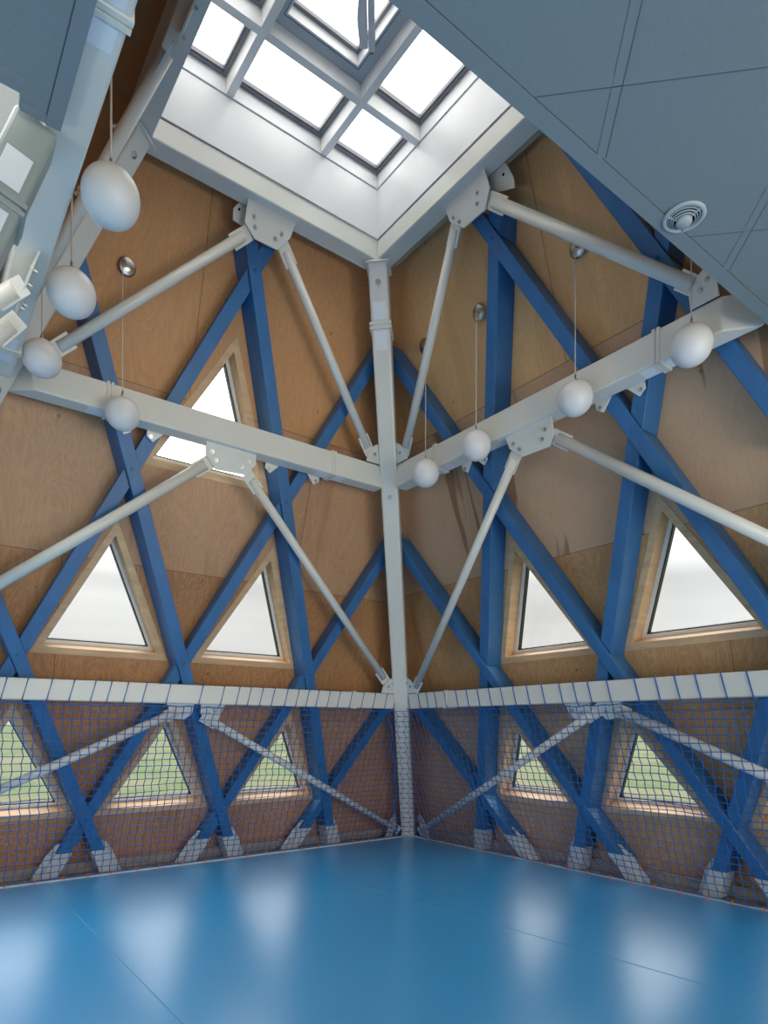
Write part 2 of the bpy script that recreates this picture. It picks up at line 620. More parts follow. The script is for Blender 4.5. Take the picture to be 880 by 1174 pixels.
WIN = {'L': [
    [(-.05, 4.98), (-.68, 3.955), (.405, 3.955)],
    [(-.935, 3.26), (-1.485, 2.238), (-.435, 2.238)],
    [(.630, 3.28), (.009, 2.238), (1.064, 2.238)],
    [(-1.691, 1.60), (-2.245, .652), (-1.185, .652)],
    [(-.253, 1.57), (-.796, .648), (.227, .648)],
    [(1.175, 1.56), (.638, .648), (1.642, .648)]],
    'R': [
    [(.545, 3.28), (.989, 2.266), (-.084, 2.266)],
    [(-1.005, 3.262), (-.528, 2.266), (-1.623, 2.266)],
    [(1.140, 1.59), (1.555, .700), (.562, .700)],
    [(-.328, 1.567), (.101, .700), (-.947, .700)],
    [(-1.79, 1.567), (-1.372, .700), (-2.42, .700)]]}
CASE = .062


def wall(name, side, outline, holes, m, thick=.04):
    bm = bmesh.new()
    uvl = bm.loops.layers.uv.new('UVMap')
    loops = [outline] + holes
    flat = [p for lp in loops for p in lp]
    tris = tessellate_polygon([[Vector((p[0], p[1], 0)) for p in lp] for lp in loops])
    off = OUT[side] * thick
    F = [bm.verts.new(st2(side, p[0], p[1], DP)) for p in flat]
    B = [bm.verts.new(v.co + off) for v in F]
    back = {}
    for i, p in enumerate(flat):
        back[F[i]] = p
        back[B[i]] = p
    for t in tris:
        try:
            bm.faces.new([F[i] for i in t])
            bm.faces.new([B[i] for i in reversed(t)])
        except ValueError:
            pass
    k = 0
    for lp in loops:
        N = len(lp)
        for i in range(N):
            a, b_ = k + i, k + (i + 1) % N
            bm.faces.new((F[a], F[b_], B[b_], B[a]))
        k += N
    for f in bm.faces:
        for lo in f.loops:
            lo[uvl].uv = back[lo.vert]
    o = obj(name, bm, m)
    o['kind'] = 'structure'
    return o


def corner_s(z, D=DP):
    return D - K * z


ZT = 6.32
win_no = 0
for side, nm, mm in (('L', 'wall_left', 'ply'), ('R', 'wall_right', 'ply_pale')):
    tz = lambda z: z * Q
    cl = corner_s
    outline = [(cl(-.2), tz(-.2)), (cl(ZT), tz(ZT)), (-cl(ZT), tz(ZT)), (-cl(4.2), tz(4.2)), (-4.6, tz(4.2)), (-4.6, tz(-.2))]
    holes = []
    tr2 = []
    for w in WIN[side]:
        t2 = [(s, z * Q) for s, z in w]
        tr2.append(t2)
        holes.append(inset(t2, -CASE))
    wall(nm, side, outline, holes, mm)
    for t2 in tr2:
        win_no += 1
        base = st2(side, sum(p[0] for p in t2) / 3, t2[1][1], DP)
        w = bpy.data.objects.new('window_%d' % win_no, None)
        w.empty_display_size = .1
        COL.objects.link(w)
        w.location = base
        w['kind'] = 'structure'
        nr = OUT[side]
        P = lambda poly, dep: [st2(side, a, b_, DP) + nr * dep for a, b_ in poly]
        bm = bmesh.new()
        ring(bm, P(inset(t2, -CASE), -.006), P(t2, -.006), nr, .25)
        obj('casing', bm, 'pine', w)
        bm = bmesh.new()
        i1 = inset(t2, .034)
        ring(bm, P(inset(t2, .001), .150), P(i1, .150), nr, .075)
        obj('sash', bm, 'sash', w)
        bm = bmesh.new()
        i2 = inset(t2, .045)
        ring(bm, P(i1, .168), P(i2, .168), nr, .045)
        obj('gasket', bm, 'gasket', w)
        bm = bmesh.new()
        prism(bm, P(inset(t2, .040), .190), nr, .012)
        obj('pane', bm, 'glass', w)

# upper walls over the two open sides of the pod
for side, nm in (('NL', 'wall_near_left'), ('NR', 'wall_near_right')):
    zb = 4.16
    outline = [(corner_s(zb), zb * Q), (corner_s(ZT), ZT * Q), (-corner_s(ZT), ZT * Q), (-corner_s(zb), zb * Q)]
    wall(nm, side, outline, [], 'ply')
bm = bmesh.new()                      # lid round the skylight shaft
ot, it = corner_s(ZT) + .06, 1.085
ring(bm, [(-ot, -ot, ZT), (ot, -ot, ZT), (ot, ot, ZT), (-ot, ot, ZT)], [(-it, -it, ZT), (it, -it, ZT), (it, it, ZT), (-it, it, ZT)], (0, 0, 1), .05)
struct('trim_4', bm, 'ply')
# timber batten behind the ring beam on the right wall
bm = bmesh.new()
box(bm, (1.215, -1.2, 5.90), (1.262, 1.15, 6.02))
struct('trim_5', bm, 'sill')
# skirting boards low on the plywood
for nm, side in (('baseboard_left', 'L'), ('baseboard_right', 'R')):
    bm = bmesh.new()
    z0, z1 = -.02, .10
    p = []
    for z in (z0, z1):
        p += [WP(side, -4, z, DP - .055), WP(side, corner_s(z, DP - .055), z, DP - .055), WP(side, corner_s(z, DP - .002), z, DP - .002), WP(side, -4, z, DP - .002)]
    hexa(bm, p, .004, 1)
    struct(nm, bm, 'sill')

# ------------------------------------------------------------------ ceiling of the hall round the pod
ZC = 4.0
SX, SY = -2.0, -2.06
bm = bmesh.new()
prism(bm, [(SX, SY, ZC), (5.2, SY, ZC), (5.2, -8, ZC), (-6.5, -8, ZC), (-6.5, -.96, ZC), (-2.16, -.92, ZC), (-2.155, -.85, ZC), (SX, -.84, ZC)], (0, 0, 1), .15)
ceil = struct('ceiling', bm, 'soffit')
bm = bmesh.new()                      # cover strips along the edges
zz = ZC - .003
TW = .072
box(bm, (SX - TW, SY - TW, zz - .002), (5.2, SY, ZC - .0005))
obj('edge_strip', bm, 'strip', ceil)
bm = bmesh.new()
box(bm, (SX - TW * .8, SY + .001, zz - .002), (SX, -.84, ZC - .0005))
obj('edge_strip', bm, 'strip', ceil)
bm = bmesh.new()
box(bm, (-2.15, -.885, zz - .002), (SX - TW * .8 - .001, -.845, ZC - .0005))
box(bm, (-6.5, -1.0, zz - .002), (-2.151, -.962, ZC - .0005))
obj('edge_strip', bm, 'strip', ceil)


def clip_diag(c, sgn):
    """segment of the diagonal joint x*sgn + y = c lying under the right-hand ceiling"""
    pts = []
    y0, y1 = SY - TW, -7.9
    p = [((c - y0) * sgn, y0), ((c - y1) * sgn, y1)]
    (xa, ya), (xb, yb) = p
    res = []
    t0, t1 = 0.0, 1.0
    dx = xb - xa
    for lim, side in ((-6.4, 1), (5.1, -1)):
        ta = (lim - xa) / dx
        if (dx > 0) == (side > 0): t0 = max(t0, ta)
        else: t1 = min(t1, ta)
    if t1 - t0 < .02: return None
    return Vector((xa + dx * t0, ya + (yb - ya) * t0, zz)), Vector((xa + dx * t1, ya + (yb - ya) * t1, zz))


st_bm = bmesh.new()
jt_bm = bmesh.new()
for k in range(-6, 9):
    for sgn, c0, step in ((1, -1.497, 1.203), (-1, -2.045, 1.14)):
        sg = clip_diag(c0 - step * k, sgn)
        if sg:
            dz = Vector((0, 0, .0022 if sgn > 0 else .0016))
            bar(st_bm, sg[0] + dz, sg[1] + dz, .038, .0012, (0, 0, 1))
            off = Vector((.0145, .0145 * sgn, .0016 if sgn > 0 else .0010))
            bar(jt_bm, sg[0] + off, sg[1] + off, .0035, .0012, (0, 0, 1))
obj('cover_strip', st_bm, 'strip', ceil)
obj('joint', jt_bm, 'groove', ceil)
bm = bmesh.new()                      # shadow joint beside the edge strips
box(bm, (SX - TW, SY - TW - .004, ZC - .0015), (5.2, SY - TW, ZC - .0003))
box(bm, (SX - TW * .8 - .004, SY, ZC - .0015), (SX - TW * .8, -.86, ZC - .0003))
obj('joint', bm, 'groove', ceil)

# boarded wall of the next bay behind the left ceiling corner
bm = bmesh.new()
prism(bm, [(-7.0, 1.45, 1.9), (-2.32, 1.45, 1.9), (-2.13, 1.45, 4.2), (-(3.57 - K * 6.4), 1.45, 6.4), (-1.4, 1.45, 7.5), (-7.0, 1.45, 7.5)], (0, 1, 0), .05)
struct('wall_hall', bm, 'soffit')
bm = bmesh.new()
box(bm, (-6.55, -8, -.06), (-6.45, 1.45, 4.0))
struct('wall_hall_left', bm, 'white')
bm = bmesh.new()
box(bm, (5.2, -8, -.06), (5.3, -3.5, 4.0))
struct('wall_hall_right', bm, 'white')

# ------------------------------------------------------------------ white steel frame
def steel_box(bm, side, s0, s1, d0, d1, z0, z1, bv=.014):
    p = [WD(side, s0, z0, d0), WD(side, s1, z0, d0), WD(side, s1, z0, d1), WD(side, s0, z0, d1)]
    hexa(bm, p + [q + Vector((0, 0, z1 - z0)) for q in p], bv, 3)


def gusset(parent, side, pts, D, bolts, thick=.014):
    """hanging plate in the wall's own slope with bolts"""
    bm = bmesh.new()
    prism(bm, [WP(side, s, z, D) for s, z in pts], OUT[side], thick, .002)
    gp = obj('gusset_plate', bm, 'steel', parent)
    for s, z in bolts:
        obj('bolt', bolt_bm(WP(side, s, z, D), -OUT[side]), 'bolt', gp)
    return gp


def collar(parent, side, s, d0, d1, z0, z1):
    """twin sleeve joint round a box beam"""
    for ds in (-.017, .017):
        bm = bmesh.new()
        e_ = .008
        a = [WD(side, s + ds - .011, z0 - e_, d0 - e_), WD(side, s + ds - .011, z0 - e_, d1 + e_), WD(side, s + ds - .011, z1 + e_, d1 + e_), WD(side, s + ds - .011, z1 + e_, d0 - e_)]
        i_ = .004
        b2 = [WD(side, s + ds - .011, z0 + i_, d0 + i_), WD(side, s + ds - .011, z0 + i_, d1 - i_), WD(side, s + ds - .011, z1 - i_, d1 - i_), WD(side, s + ds - .011, z1 - i_, d0 + i_)]
        ring(bm, a, b2, ALONG[side], .022)
        obj('collar', bm, 'steel', parent)


def label_plate(parent, side, s0, s1, d0, d1, z):
    bm = bmesh.new()
    p = [WD(side, s0, z - .002, d0), WD(side, s1, z - .002, d0), WD(side, s1, z - .002, d1), WD(side, s0, z - .002, d1)]
    hexa(bm, p + [q + Vector((0, 0, .004)) for q in p])
    o = obj('label_plate', bm, 'sticker', parent)


DG = 3.150                           # plane of gussets and braces
# ring beam under the skylight
rb = thing('ring_beam', 'square white steel ring beam hanging under the skylight shaft', 'beam', (0, 1.1, 5.86))
bm = bmesh.new()
i_, o_ = 1.035, 1.195
for z0, z1 in ((5.865, 6.045),):
    for side in ('L', 'R', 'NL', 'NR'):
        p = []
        for z in (z0, z1):
            p += [WD(side, -i_, z, i_), WD(side, i_, z, i_), WD(side, o_, z, o_), WD(side, -o_, z, o_)]
        t = bmesh.new()
        v = [t.verts.new(q) for q in p]
        for f in ((0, 3, 2, 1), (4, 5, 6, 7), (0, 1, 5, 4), (2, 3, 7, 6)):
            t.faces.new([v[i] for i in f])
        merge(bm, t)
bmesh.ops.remove_doubles(bm, verts=bm.verts[:], dist=1e-4)
ed = [e_ for e_ in bm.edges if len(e_.link_faces) == 2 and e_.calc_face_angle(0) > .5]
bmesh.ops.bevel(bm, geom=ed, offset=.010, segments=2, affect='EDGES', profile=.5)
obj('box_section', bm, 'steel', rb)
RG = [(-.235, 5.87), (.212, 5.87), (.180, 5.742), (.076, 5.622), (-.134, 5.622), (-.237, 5.700)]
RB = [(-.165, 5.765), (-.145, 5.70), (.045, 5.69), (.095, 5.745)]
for side in ('L', 'R', 'NL'):
    if side == 'R':
        gusset(rb, side, [(.195, 5.87), (-.262, 5.87), (-.280, 5.729), (-.194, 5.625), (.047, 5.628), (.171, 5.736)], DG - .02, [(.125, 5.745), (.075, 5.69), (-.135, 5.70), (-.155, 5.765)])
    else:
        gusset(rb, side, RG, DG - .02, RB)

COLS = [('C', 1, 1, 'white steel corner column rising from the far floor corner to the skylight ring'),
        ('L', -1, 1, 'white steel leaning column behind the hanging globes at the left edge')]
DC, KC = 3.17, .356
for nm, sx, sy, lab in COLS:
    if nm == 'C':
        ax = lambda z: Vector((DC - KC * z, DC - KC * z, z))
    else:
        ax = lambda z: Vector((-(1.15 + .46 * (5.85 - z)), DC - KC * z, z))
    dg = Vector((sx, sy, 0)).normalized()
    side_ = Vector((-sy, sx, 0)).normalized()
    inn = (-dg - Vector((0, 0, 1)) * (KC * math.sqrt(2))).normalized()
    z0, z1 = (-.02, 5.855)
    t = thing('steel_column', lab, 'column', ax(z0))
    W = .185
    bm = bmesh.new()
    p = []
    for z in (z0, z1):
        c = ax(z)
        p += [c - side_ * W / 2 - dg * W / 2, c + side_ * W / 2 - dg * W / 2, c + side_ * W / 2 + dg * W / 2, c - side_ * W / 2 + dg * W / 2]
    hexa(bm, p, .022, 3)
    obj('box_section', bm, 'steel', t)
    bm = bmesh.new()                  # cap plate under the ring
    c = ax(5.85)
    p = [c - side_ * .115 - dg * .11, c + side_ * .115 - dg * .11, c + side_ * .115 + dg * .11, c - side_ * .115 + dg * .11]
    hexa(bm, [q - Vector((0, 0, .016)) for q in p] + p, .002, 1)
    obj('cap_plate', bm, 'steel', t)
    for zc in (5.36, 5.395):
        bm = bmesh.new()
        lo, hi = [], []
        c = ax(zc)
        w2 = W / 2 + .013
        for a_, b2 in ((-1, -1), (1, -1), (1, 1), (-1, 1)):
            lo.append(c + side_ * a_ * w2 + dg * b2 * w2)
            hi.append(c + side_ * a_ * (W / 2 - .004) + dg * b2 * (W / 2 - .004))
        ring(bm, lo, hi, (ax(1) - ax(0)), .022)
        obj('collar', bm, 'steel', t)
    for za, zb in ((5.20, 5.345), (5.43, 5.56)):
        bm = bmesh.new()
        a_, b_ = ax(za) - dg * (W / 2 + .001), ax(zb) - dg * (W / 2 + .001)
        q = [a_ - side_ * .062, a_ + side_ * .062, b_ + side_ * .062, b_ - side_ * .062]
        prism(bm, q, inn, .003)
        obj('label_plate', bm, 'sticker', t)
    for zb in (5.70, 3.98):
        obj('bolt', bolt_bm(ax(zb) - dg * W / 2, inn, .016, .012), 'bolt', t)
    if nm == 'C':
        for s_, al in (('L', 1), ('R', 1)):
            # ear plates at the foot
            bm = bmesh.new()
            ss = 2.92
            P = [(ss - .075, .0), (ss + .04, .0), (ss + .04, .27), (ss - .01, .33), (ss - .06, .24)]
            prism(bm, [WP(s_, a_, b_, 3.26) for a_, b_ in P], OUT[s_], .014, .002)
            ep = obj('base_plate', bm, 'shoe', t)
            for q in ((ss + .01, .24), (ss - .03, .14)):
                obj('bolt', bolt_bm(WP(s_, q[0], q[1], 3.26), -OUT[s_], .008, .005), 'gasket', ep)

# horizontal beams: (side, s0, s1, d0, d1, z0, z1, label)
B2G = [(-.335, 4.07), (.148, 4.07), (.152, 3.965), (.068, 3.868), (-.222, 3.850), (-.330, 3.950)]
B2B = [(-.270, 3.985), (-.225, 3.925), (.025, 3.925), (.085, 3.985)]


def upper_beam(side, s0, s1, d0, d1, label, cols_, brackets, shift=0.0, flip=False):
    z0, z1 = 4.055, 4.285
    t = thing('steel_beam', label, 'beam', WD(side, (s0 + s1) / 2, z0, (d0 + d1) / 2), 'upper white box beams')
    bm = bmesh.new()
    if side == 'NL':
        steel_box(bm, side, s0, s1, d0, d1, z0, z1)
    else:                             # mitred far end
        fp = [(s0, d0), (s1, d0), (s1, d1), (s0 - .20, d1)]
        hexa(bm, [WD(side, a_, z, b_) for z in (z0, z1) for a_, b_ in fp], .012, 3)
    obj('box_section', bm, 'steel', t)
    for s in cols_:
        collar(t, side, s, d0, d1, z0, z1)
        label_plate(t, side, s - .16, s - .04, d0 + .03, d1 - .02, z0)
        label_plate(t, side, s + .04, s + .15, d0 + .03, d1 - .02, z0)
    f = lambda q: [(a + shift, b_) for a, b_ in q]
    G_, GB_ = B2G, B2B
    if side == 'R':
        G_ = [(.080, 4.07), (-.419, 4.07), (-.403, 3.905), (-.345, 3.851), (-.047, 3.861), (.065, 3.965)]
        GB_ = [(.010, 3.985), (-.045, 3.925), (-.290, 3.925), (-.335, 3.985)]
    Dg = (d0 + d1) / 2 + K * 4.0 - .012
    gusset(t, side, f(G_), Dg, f(GB_))
    for s, sg in brackets:            # small plates that tie the timber lattice to the beam
        bm = bmesh.new()
        P = [(s - .07 * sg, 4.08), (s + .085 * sg, 4.08), (s + .085 * sg, 4.02), (s + .03 * sg, 3.985)]
        prism(bm, [WP(side, a_, b_, 3.265) for a_, b_ in P], OUT[side], .012, .001)
        br = obj('bracket', bm, 'steel', t)
        obj('bolt', bolt_bm(WP(side, s + .05 * sg, 4.025, 3.265), -OUT[side], .010, .012), 'bolt', br)
    return t


upper_beam('L', -1.715, 1.600, 1.685, 1.845, 'white steel box beam halfway up the left plywood wall', (-1.16, .98), ((-1.03, 1), (.40, -1), (-.73, -1), (.83, 1)))
upper_beam('R', -1.81, 1.600, 1.685, 1.845, 'white steel box beam halfway up the right plywood wall behind five globes', (.96, -1.36), ((-1.08, -1), (.52, -1), (.68, 1), (-.83, 1)), 0, False)
upper_beam('NL', -3.2, 1.60, 1.87, 2.045, 'white steel box beam seen from below along the upper left edge', (-1.38, 1.22), (), .40)

def lower_beam(side, label, s_col):
    z0, z1, d0, d1 = 1.737, 1.929, 2.520, 2.645
    t = thing('steel_beam', label, 'beam', WD(side, 0, z0, 2.54), 'lower white box beams')
    bm = bmesh.new()
    steel_box(bm, side, -2.45, 2.415, d0, d1, z0, z1)
    obj('box_section', bm, 'steel', t)
    collar(t, side, s_col, d0, d1, z0, z1)
    for P, bl in (([(-.41, 1.745), (-.13, 1.745), (-.14, 1.64), (-.22, 1.575), (-.36, 1.60)], [(-.33, 1.67), (-.24, 1.65)]),
                  ([(-.06, 1.745), (.20, 1.745), (.16, 1.60), (.02, 1.575), (-.05, 1.64)], [(.03, 1.65), (.11, 1.67)])):
        if side == 'R':
            P = [(-a_ - .33, b_) for a_, b_ in P]
            bl = [(-a_ - .33, b_) for a_, b_ in bl]
        gusset(t, side, P, DG + .01, bl)
    return t


lower_beam('L', 'white steel rail beam across the left wall laced with blue cord', 1.80)
lower_beam('R', 'white steel rail beam across the right wall laced with blue cord', 1.71)

# gussets in the corners where braces meet the far column
for side in ('L', 'R'):
    for (sx_, zb, own) in ((1.60, 4.285, None), (2.40, 1.925, None)):
        pass

# braces: (side, (s,z), (s,z), label)
BR = [
 ('L', (-.186, 5.658), (-1.590, 4.376), 'thick white brace tube from the left skylight gusset down left to the leaning column'),
 ('L', (.128, 5.700), (1.395, 4.375), 'white brace tube from the left skylight gusset down right to the corner column'),
 ('L', (-.275, 3.909), (-2.150, 2.450), 'white brace tube from the left beam gusset slanting down to the left picture edge'),
 ('L', (.100, 3.885), (2.215, 2.072), 'long white brace tube from the left beam gusset down to the corner column'),
 ('L', (-.250, 1.682), (-2.400, .660), 'white brace tube behind the left net slanting down to the left edge'),
 ('L', (-.020, 1.615), (2.960, .098), 'white brace tube behind the left net slanting down to the corner column foot'),
 ('R', (-.240, 5.680), (-1.690, 4.380), 'thick white brace tube from the right skylight gusset towards the grey ceiling'),
 ('R', (.120, 5.728), (1.390, 4.352), 'white brace tube from the right skylight gusset down to the corner column'),
 ('R', (-.385, 3.925), (-2.150, 2.597), 'white brace tube from the right beam gusset slanting down to the right edge'),
 ('R', (.010, 3.923), (2.215, 1.962), 'long white brace tube from the right beam gusset down to the corner column'),
 ('R', (-.290, 1.673), (2.880, .091), 'white brace tube behind the right net slanting down to the corner column foot'),
 ('R', (-.430, 1.690), (-2.400, .798), 'white brace tube behind the right net slanting down to the right edge'),
 ('NL', (.128, 5.690), (1.590, 4.390), 'white brace tube running beside the skylight behind the upper left globe'),
]
RT = .040


def brace(side, a, b_, label, D=DG + .012, RT=RT):
    A, B = WP(side, *a, D), WP(side, *b_, D)
    if side == 'NL':
        A, B = Vector((-1.20, .128, 5.69)), Vector((-1.865, 1.55, 4.41))
    t = thing('brace_tube', label, 'brace', (A + B) / 2, 'white tubular braces')
    d = (B - A).normalized()
    bm = bmesh.new()
    cyl(bm, A + d * .055, B - d * .055, RT, 24)
    tb = obj('tube', bm, 'steel', t)
    for p in tb.data.polygons: p.use_smooth = len(p.vertices) == 4
    nr = OUT[side]
    w = d.cross(nr).normalized()
    for c, sgn in ((A, 1), (B, -1)):
        bm = bmesh.new()
        q = [c - d * sgn * .015 + w * .060, c + d * sgn * .175 + w * .062, c + d * sgn * .175 - w * .062, c - d * sgn * .015 - w * .060]
        prism(bm, [k_ - nr * .006 for k_ in q], nr, .012, .001)
        obj('end_plate', bm, 'steel', t)
    return t


for k, (side, a, b_, lab) in enumerate(BR):
    brace(side, a, b_, lab, RT={0: .0425, 2: .047, 6: .047, 8: .047, 11: .045}.get(k, .0415))

# corner gussets: plates standing on the beams beside the columns
def corner_plate(side, s, z, sg, label):
    t = thing('corner_gusset', label, 'gusset plate', WP(side, s, z, DG), 'corner gusset plates')
    bm = bmesh.new()
    w, h = .190, .180
    P = [(s, z), (s - sg * w, z), (s - sg * (w - .005), z + h * .42), (s - sg * w * .62, z + h * .9), (s - sg * w * .40, z + h), (s, z + h)]
    prism(bm, [WP(side, a_, b_, DG) for a_, b_ in P], OUT[side], .014, .002)
    obj('plate', bm, 'steel', t)
    for a_, b_ in ((.105, .08), (.055, .12)):
        obj('bolt', bolt_bm(WP(side, s - sg * a_, z + b_, DG), -OUT[side]), 'bolt', t)


corner_plate('L', 1.560, 4.286, 1, 'white corner plate left of the column on the upper beam')
corner_plate('R', 1.560, 4.286, 1, 'white corner plate right of the column on the upper beam')
corner_plate('L', 2.375, 1.926, 1, 'white corner plate left of the column on the laced rail')
corner_plate('R', 2.375, 1.926, 1, 'white corner plate right of the column on the laced rail')
corner_plate('R', -1.80, 4.286, -1, 'white corner plate at the right end of the upper beam below the grey ceiling')

# ------------------------------------------------------------------ blue timber lattice
DF0, DB0, D1 = 3.28, 3.305, 3.515
DM = D1
HW = .063                            # half width measured level


def lat_hexa(bm, side, c, m, z0, z1, Da, Db, hw, bv=.004):
    p = []
    for z in (z0, z1):
        s = c + m * z
        p += [WP(side, s - hw, z, Da), WP(side, s + hw, z, Da), WP(side, s + hw, z, Db), WP(side, s - hw, z, Db)]
    hexa(bm, p, bv, 1)


def shoe(parent, side, c, m, D, hw):
    bm = bmesh.new()
    lat_hexa(bm, side, c, m, -.015, .245, D - .014, D1 - .06, hw + .012, .003)
    s0 = c + m * .14
    sh = obj('steel_shoe', bm, 'shoe', parent)
    bm = bmesh.new()                  # cheek plate
    sg = 1 if m > 0 else -1
    e_ = -sg * (hw + .014)
    P = [(c + e_, -.015), (c + e_ - sg * .075, -.015), (c + e_ - sg * .055 + m * .2, .22), (c + e_ + m * .3 - sg * .01, .34), (c + e_ + m * .3 + sg * .02, .34)]
    prism(bm, [WP(side, a_, b_, D + .05) for a_, b_ in P], OUT[side], .012, .001)
    ch = obj('cheek_plate', bm, 'shoe', sh)
    obj('bolt', bolt_bm(WP(side, c + e_ + m * .2 - sg * .02, .24, D + .05), -OUT[side], .008, .005), 'bolt', ch)


FRONT = {'L': dict(B=(1.988, -.3673, 0, 5.78), A=(.617, -.4039, 0, 5.17), C=(-.780, -.4323, 0, 3.2)),
         'R': dict(E=(-2.957, .5161, 0, 5.78), I=(-3.80, .507, 3.35, 5.78), F=(-1.588, .5666, 0, 5.42), G=(-.203, .6185, 0, 3.70), H=(1.163, .7263, 0, 2.0))}
BACK = {'L': dict(a=(-2.740, .4906, 0, 5.78), b=(-1.330, .5115, 0, 5.47), c=(.101, .5318, 0, 3.74), d=(1.413, .5823, 0, 2.06)),
        'R': dict(e=(1.934, -.3661, 0, 5.78), f=(.496, -.397, 0, 5.20), g=(-.962, -.4101, 0, 3.15))}
LABEL = {
 'LB': 'steep blue timber strut on the left wall nearest the corner column',
 'LA': 'steep blue timber strut in the middle of the left wall beside the upper triangular window',
 'LC': 'blue timber strut at the left picture edge crossing below the laced rail',
 'La': 'longest slanting blue timber on the left wall, from left edge to skylight ring',
 'Lb': 'slanting blue timber on the left wall between its two middle windows',
 'Lc': 'slanting blue timber on the left wall meeting the column between the two white beams',
 'Ld': 'short slanting blue timber on the left wall beside the column under the rail',
 'RE': 'long slanting blue timber on the right wall from skylight gusset to right edge',
 'RI': 'blue timber strut at the far right half hidden under the grey ceiling edge',
 'RF': 'slanting blue timber on the right wall from high on the column to the right net',
 'RG': 'slanting blue timber on the right wall meeting the column between the two white beams',
 'RH': 'short slanting blue timber on the right wall beside the column under the rail',
 'Re': 'upright blue timber strut on the right wall nearest the corner column',
 'Rf': 'upright blue timber strut on the right wall between its two middle windows',
 'Rg': 'blue timber strut at the right picture edge behind the net'}
for side in 'LR':
    for k, (c, m, z0, z1) in FRONT[side].items():
        t = thing('lattice_strut', LABEL[side + k], 'timber strut', WP(side, c + m * max(z0, .02), max(z0, .02), 3.4), 'blue timber lattice struts')
        bm = bmesh.new()
        lat_hexa(bm, side, c, m, max(z0, .215), z1, DF0, DM, HW)
        obj('timber', bm, 'blue', t)
        if z0 == 0: shoe(t, side, c, m, DF0, HW)
        for k2, (c2, m2, a0, a1) in BACK[side].items():
            zx = (c2 - c) / (m - m2)
            if max(z0, .3) < zx < min(z1, a1):
                obj('bolt', bolt_bm(WP(side, c + m * zx, zx, DF0), -OUT[side], .015, .010), 'blue', t)
    for k, (c, m, z0, z1) in BACK[side].items():
        t = thing('lattice_strut', LABEL[side + k], 'timber strut', WP(side, c + m * .02, .02, 3.4), 'blue timber lattice struts')
        bm = bmesh.new()
        cuts = []
        for k2, (c2, m2, a0, a1) in FRONT[side].items():
            zx = (c2 - c) / (m - m2)
            dz = (2 * HW + .006) / abs(m - m2)
            if zx + dz > max(.2, a0) and zx - dz < min(z1, a1):
                cuts.append((zx - dz, zx + dz, m2, c2))
        cuts.sort()
        zlo = .215
        lo_c = None
        segs = []
        for a0, a1, m2, c2 in cuts:
            segs.append((zlo, lo_c, None, (m2, c2)))
            zlo = None
            lo_c = (m2, c2)
        # build segments whose ends follow the side of the crossing strut
        ends = [None] + [(m2, c2) for _, _, m2, c2 in cuts] + [None]
        for i in range(len(ends) - 1):
            lo, hi = ends[i], ends[i + 1]
            p = []
            ok = True
            for which, e_ in ((0, lo), (1, hi)):
                zs = []
                for sd in (-HW, HW):
                    if e_ is None:
                        zs.append(.215 if which == 0 else z1)
                    else:
                        m2, c2 = e_
                        sgn = 1 if m > m2 else -1
                        # strut side: c+m z+sd = c2+m2 z + (HW+.003)*sgn(after) / -(before)
                        off = (HW + .003) * sgn * (1 if which == 0 else -1)
                        zs.append((c2 + off - c - sd) / (m - m2))
                zs = [min(max(q, .215), z1) for q in zs]
                s0, s1 = c + m * zs[0] - HW, c + m * zs[1] + HW
                p += [WP(side, s0, zs[0], DB0), WP(side, s1, zs[1], DB0), WP(side, s1, zs[1], DM - .001), WP(side, s0, zs[0], DM - .001)]
                if which == 0: zl = zs
                else:
                    if min(zs) - max(zl) < .02 and (max(zs) - min(zl)) < .1: ok = False
            if ok and not (max(zs) <= max(zl)):
                hexa(bm, p, .003, 1)
        obj('timber', bm, 'blue', t)
        shoe(t, side, c, m, DB0, HW)
# cream ear plates behind the ring gussets
for side, P, hole in (('L', [(-.305, 5.83), (-.297, 5.752), (-.168, 5.741), (-.185, 5.905), (-.247, 5.905)], (-.255, 5.84)),
                      ('R', [(-.202, 5.78), (-.420, 5.70), (-.428, 5.766), (-.385, 5.885), (-.305, 5.915), (-.212, 5.90)], (-.345, 5.83))):
    bm = bmesh.new()
    prism(bm, [WP(side, a_, b_, 3.25) for a_, b_ in P], OUT[side], .012, .001)
    t = tag(obj('ear_plate', bm, 'steel'), 'cream steel ear plate behind the ring gusset on the %s wall' % ('left' if side == 'L' else 'right'), 'plate')
    bm = bmesh.new()
    c = WP(side, hole[0], hole[1], 3.25)
    cyl(bm, c, c - OUT[side] * .002, .011, 12)
    obj('bolt_hole', bm, 'dark', t)

